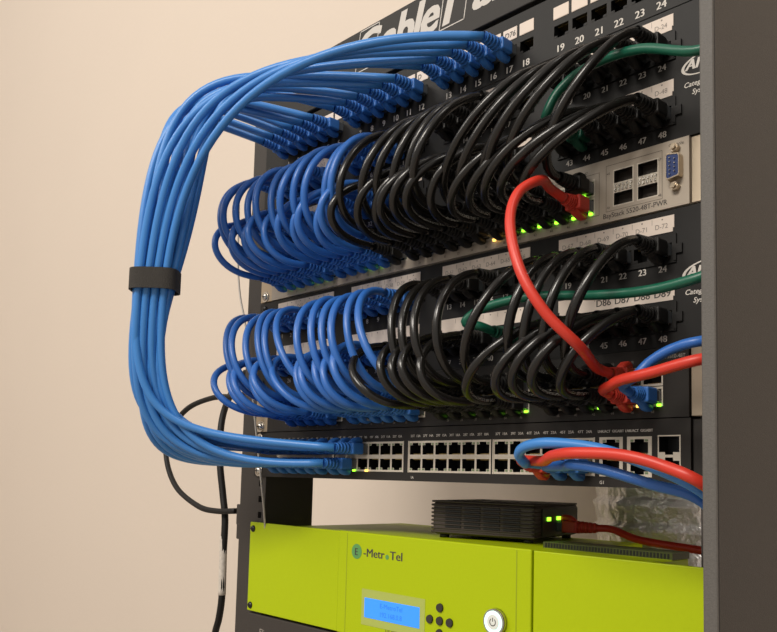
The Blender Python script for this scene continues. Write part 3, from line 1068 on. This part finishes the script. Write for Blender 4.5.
# red and blue from the dark switch leaving to the right
x2 = XB(23); zz2 = ZB + ROWB
a = V3((x2, -1.5 - 26, zz2))
cable('red', spline([a, a + V3((-1, -7, 2)), (191.5, -46.0, 61.2), (202.3, -52.0, 63.5), (221.6, -54.0, 66.0), (250.9, -52.0, 71.6), (262, -20, 76), (262, 66, 70), (256, 92, -20), (256, 100, -400), (256, 110, -880)], 8), 3.3,
      'red cable leaving the dark switch to the right beside a blue plug', None, [(False, (x2, -1.5, zz2), True)], 10)
x2 = XB(24); zz2 = ZB + ROWB
a = V3((x2, -1.5 - 26, zz2))
cable('blue', spline([a, a + V3((-1, -8, 4)), (207.4, -44.0, 66.3), (215.2, -42.0, 74.2), (227.7, -40.0, 80.9), (244.5, -38.0, 84.1), (262, -10, 88), (262, 66, 84), (256, 92, -6), (256, 100, -400), (256, 110, -880)], 8), 3.1,
      'short blue cable rising right from the dark switch above a red cable', None, [(False, (x2, -1.5, zz2), True)], 10)
# two blue and one red from the lowest switch leaving to the right
x2 = XS(24); zz2 = ZA + ROWB
a = V3((x2 - 14.1, -1.5 - 26, zz2))
cable('sky', spline([a, a + V3((-2, -14, 1)), (137.2, -56.0, 14.5), (138.5, -64.0, 19.9), (148.9, -70.0, 24.6), (168.5, -72.0, 26.1), (198.3, -68.0, 22.5), (226.9, -64.0, 13.2), (254.7, -60.0, -0.1), (264, -20, -24), (264, 66, -40), (256, 92, -130), (256, 100, -400), (256, 110, -880)], 8), 3.3,
      'light blue cable turning back in a tight loop before the lowest switch', None, [(False, (x2 - 14.1, -1.5, zz2), True)], 10)
a = V3((x2 - 28.2, -1.5 - 26, zz2))
cable('red', spline([a, a + V3((0, -6, 3)), (155.2, -62.0, 15.7), (170.0, -74.0, 18.3), (190.9, -82.0, 19.7), (218.0, -80.0, 18.6), (239.0, -76.0, 13.5), (259.4, -70.0, 4.1), (266, -25, -16), (266, 66, -30), (256, 92, -120), (256, 100, -400), (256, 110, -880)], 8), 3.4,
      'red cable leaving the lowest switch to the right over blue cables', None, [(False, (x2 - 28.2, -1.5, zz2), True)], 10)
a = V3((x2, -1.5 - 26, zz2))
cable('blue', spline([a, a + V3((-4, -13, -1)), (165.0, -52.0, 13.0), (173.2, -58.0, 13.5), (191.0, -56.0, 11.4), (220.4, -52.0, 3.4), (249.0, -48.0, -5.5), (258, -15, -34), (258, 66, -50), (256, 92, -140), (256, 100, -400), (256, 110, -880)], 8), 3.3,
      'darker blue cable lowest of those leaving the lowest switch to the right', None, [(False, (x2, -1.5, zz2), True)], 10)

# dark red cable into the modem's side
cr, sr = math.cos(mr), math.sin(mr)
def MO(x, y, z): return V3((18.0 + x * cr - y * sr, 46.8 + x * sr + y * cr, ZT + z))
pm = MO(MWX + 1.0, 52, 12.5)
axis_dir = V3((cr, sr, 0))
ang = mr + math.pi / 2                                        # plug's -Y turned to the modem's +X
q0 = pm + axis_dir * BOOT
c_ = cable('red', spline([q0, q0 + axis_dir * 14 + V3((0, 0, -.4)), (123.8, 112.0, -40.3), (180.5, 100.0, -43.5), V3((262, 97, ZT - 2)), V3((262, 108, -200)), V3((262, 118, -880))], 8), 3.1,
           'dark red cable plugged into the side of the black modem', None, [], 10)
add_plug(c_, 'red', True, pm, False, (0, 0, ang))

# black power cords and a thin wire at the left of the rack
def cord(pts, r, m, name, label, n=8):
    b_ = MB(); b_.tube(spline(pts, 8), r, n)
    o_ = link(name, b_.mesh(name, m, pts[0]), None, pts[0])
    return tag(o_, label, 'cord' if name != 'thin_wire' else 'wire')
c1 = cord([(-384.6, 82.0, 127.0), (-379.8, 60.0, 100.0), (-367.6, 40.0, 64.6), (-358.7, 34.0, 17.8), (-349.3, 34.0, -21.9), (-342.9, 34.0, -49.8), (-343.5, 34.0, -94.5), (-342.5, 34.0, -133.1), (-349.7, 36.0, -159.6), (-364.3, 40.0, -186.7), (-377.6, 46.0, -245.8), (-326.0, 60.0, -500.0), (-330.0, 80.0, -890.0)], 3.9, CORDM, 'power_cord',
          'black power cord hanging straight beside the left rail with a white sticker', 10)
b = MB()
b.tube(spline([(-344.4, 34.0, -67.8), (-343.5, 34.0, -94.5), (-342.5, 34.0, -133.1)], 8), 4.3, 12)
part('sticker', b, STICKM, c1)
cord([(-289.8, 40.0, 99.7), (-336.3, 40.0, 91.1), (-394.7, 42.0, 92.0), (-454.0, 42.0, 80.1), (-492.2, 40.0, 48.2), (-484.2, 36.0, 14.9), (-449.3, 32.0, -16.8), (-392.0, 28.0, -36.2), (-349.8, 26.0, -40.0), (-309.6, 26.0, -38.0)], 3.3, CORDM, 'power_cord',
     'black cord making a wide loop left of the rack into the bracket', 10)
cord([(-283.2, -4.0, 291.8), (-280.4, -4.0, 228.5), (-273.9, -4.0, 191.7), (-262.4, -4.0, 161.2), (-250.3, -4.0, 120.0), (-240.5, -5.0, 77.9), (-230.7, -5.0, 37.0), (-221.1, -5.0, -2.9), (-214.1, -5.0, -32.1), (-226.6, 10.0, -82.6)], 1.1, WIREM, 'thin_wire',
     'thin pale grey wire running down the left rail', 8)

# ------------------------------------------------------------------ light
def area(name, loc, target, size, power, col):
    l = bpy.data.lights.new(name, 'AREA')
    l.shape = 'RECTANGLE'; l.size = size[0]; l.size_y = size[1]
    l.energy = power; l.color = col
    o_ = bpy.data.objects.new(name, l); COL.objects.link(o_)
    o_.location = loc
    o_.rotation_euler = (V3(target) - V3(loc)).to_track_quat('-Z', 'Y').to_euler()
    return o_


area('ceiling_or_added_light', (0.45, -3.0, 2.3), (-0.2, 0.1, 0.1), (1.6, 0.8), 104, (1.0, 0.93, 0.84))
area('ceiling_or_added_light', (-1.9, -2.8, 2.2), (-0.6, 0.3, 0.1), (1.6, 0.8), 36, (1.0, 0.93, 0.84))  # added fill from the left that keeps the shadows slight
area('ceiling_or_added_light', (1.35, -0.25, 2.2), (0.15, 0.2, -0.05), (0.9, 0.4), 16, (1.0, 0.95, 0.88))  # added lamp, put in to brighten the foil duct behind the rack
wd = bpy.data.worlds.new('room light'); SC.world = wd
wd.use_nodes = True
bg = wd.node_tree.nodes['Background']
bg.inputs['Color'].default_value = (1.0, 0.93, 0.85, 1)
bg.inputs['Strength'].default_value = 0.52

vs = SC.view_settings
vs.view_transform = 'Standard'
vs.look = 'None'
vs.gamma = 1
vs.exposure = 0.0
vs.use_curve_mapping = False
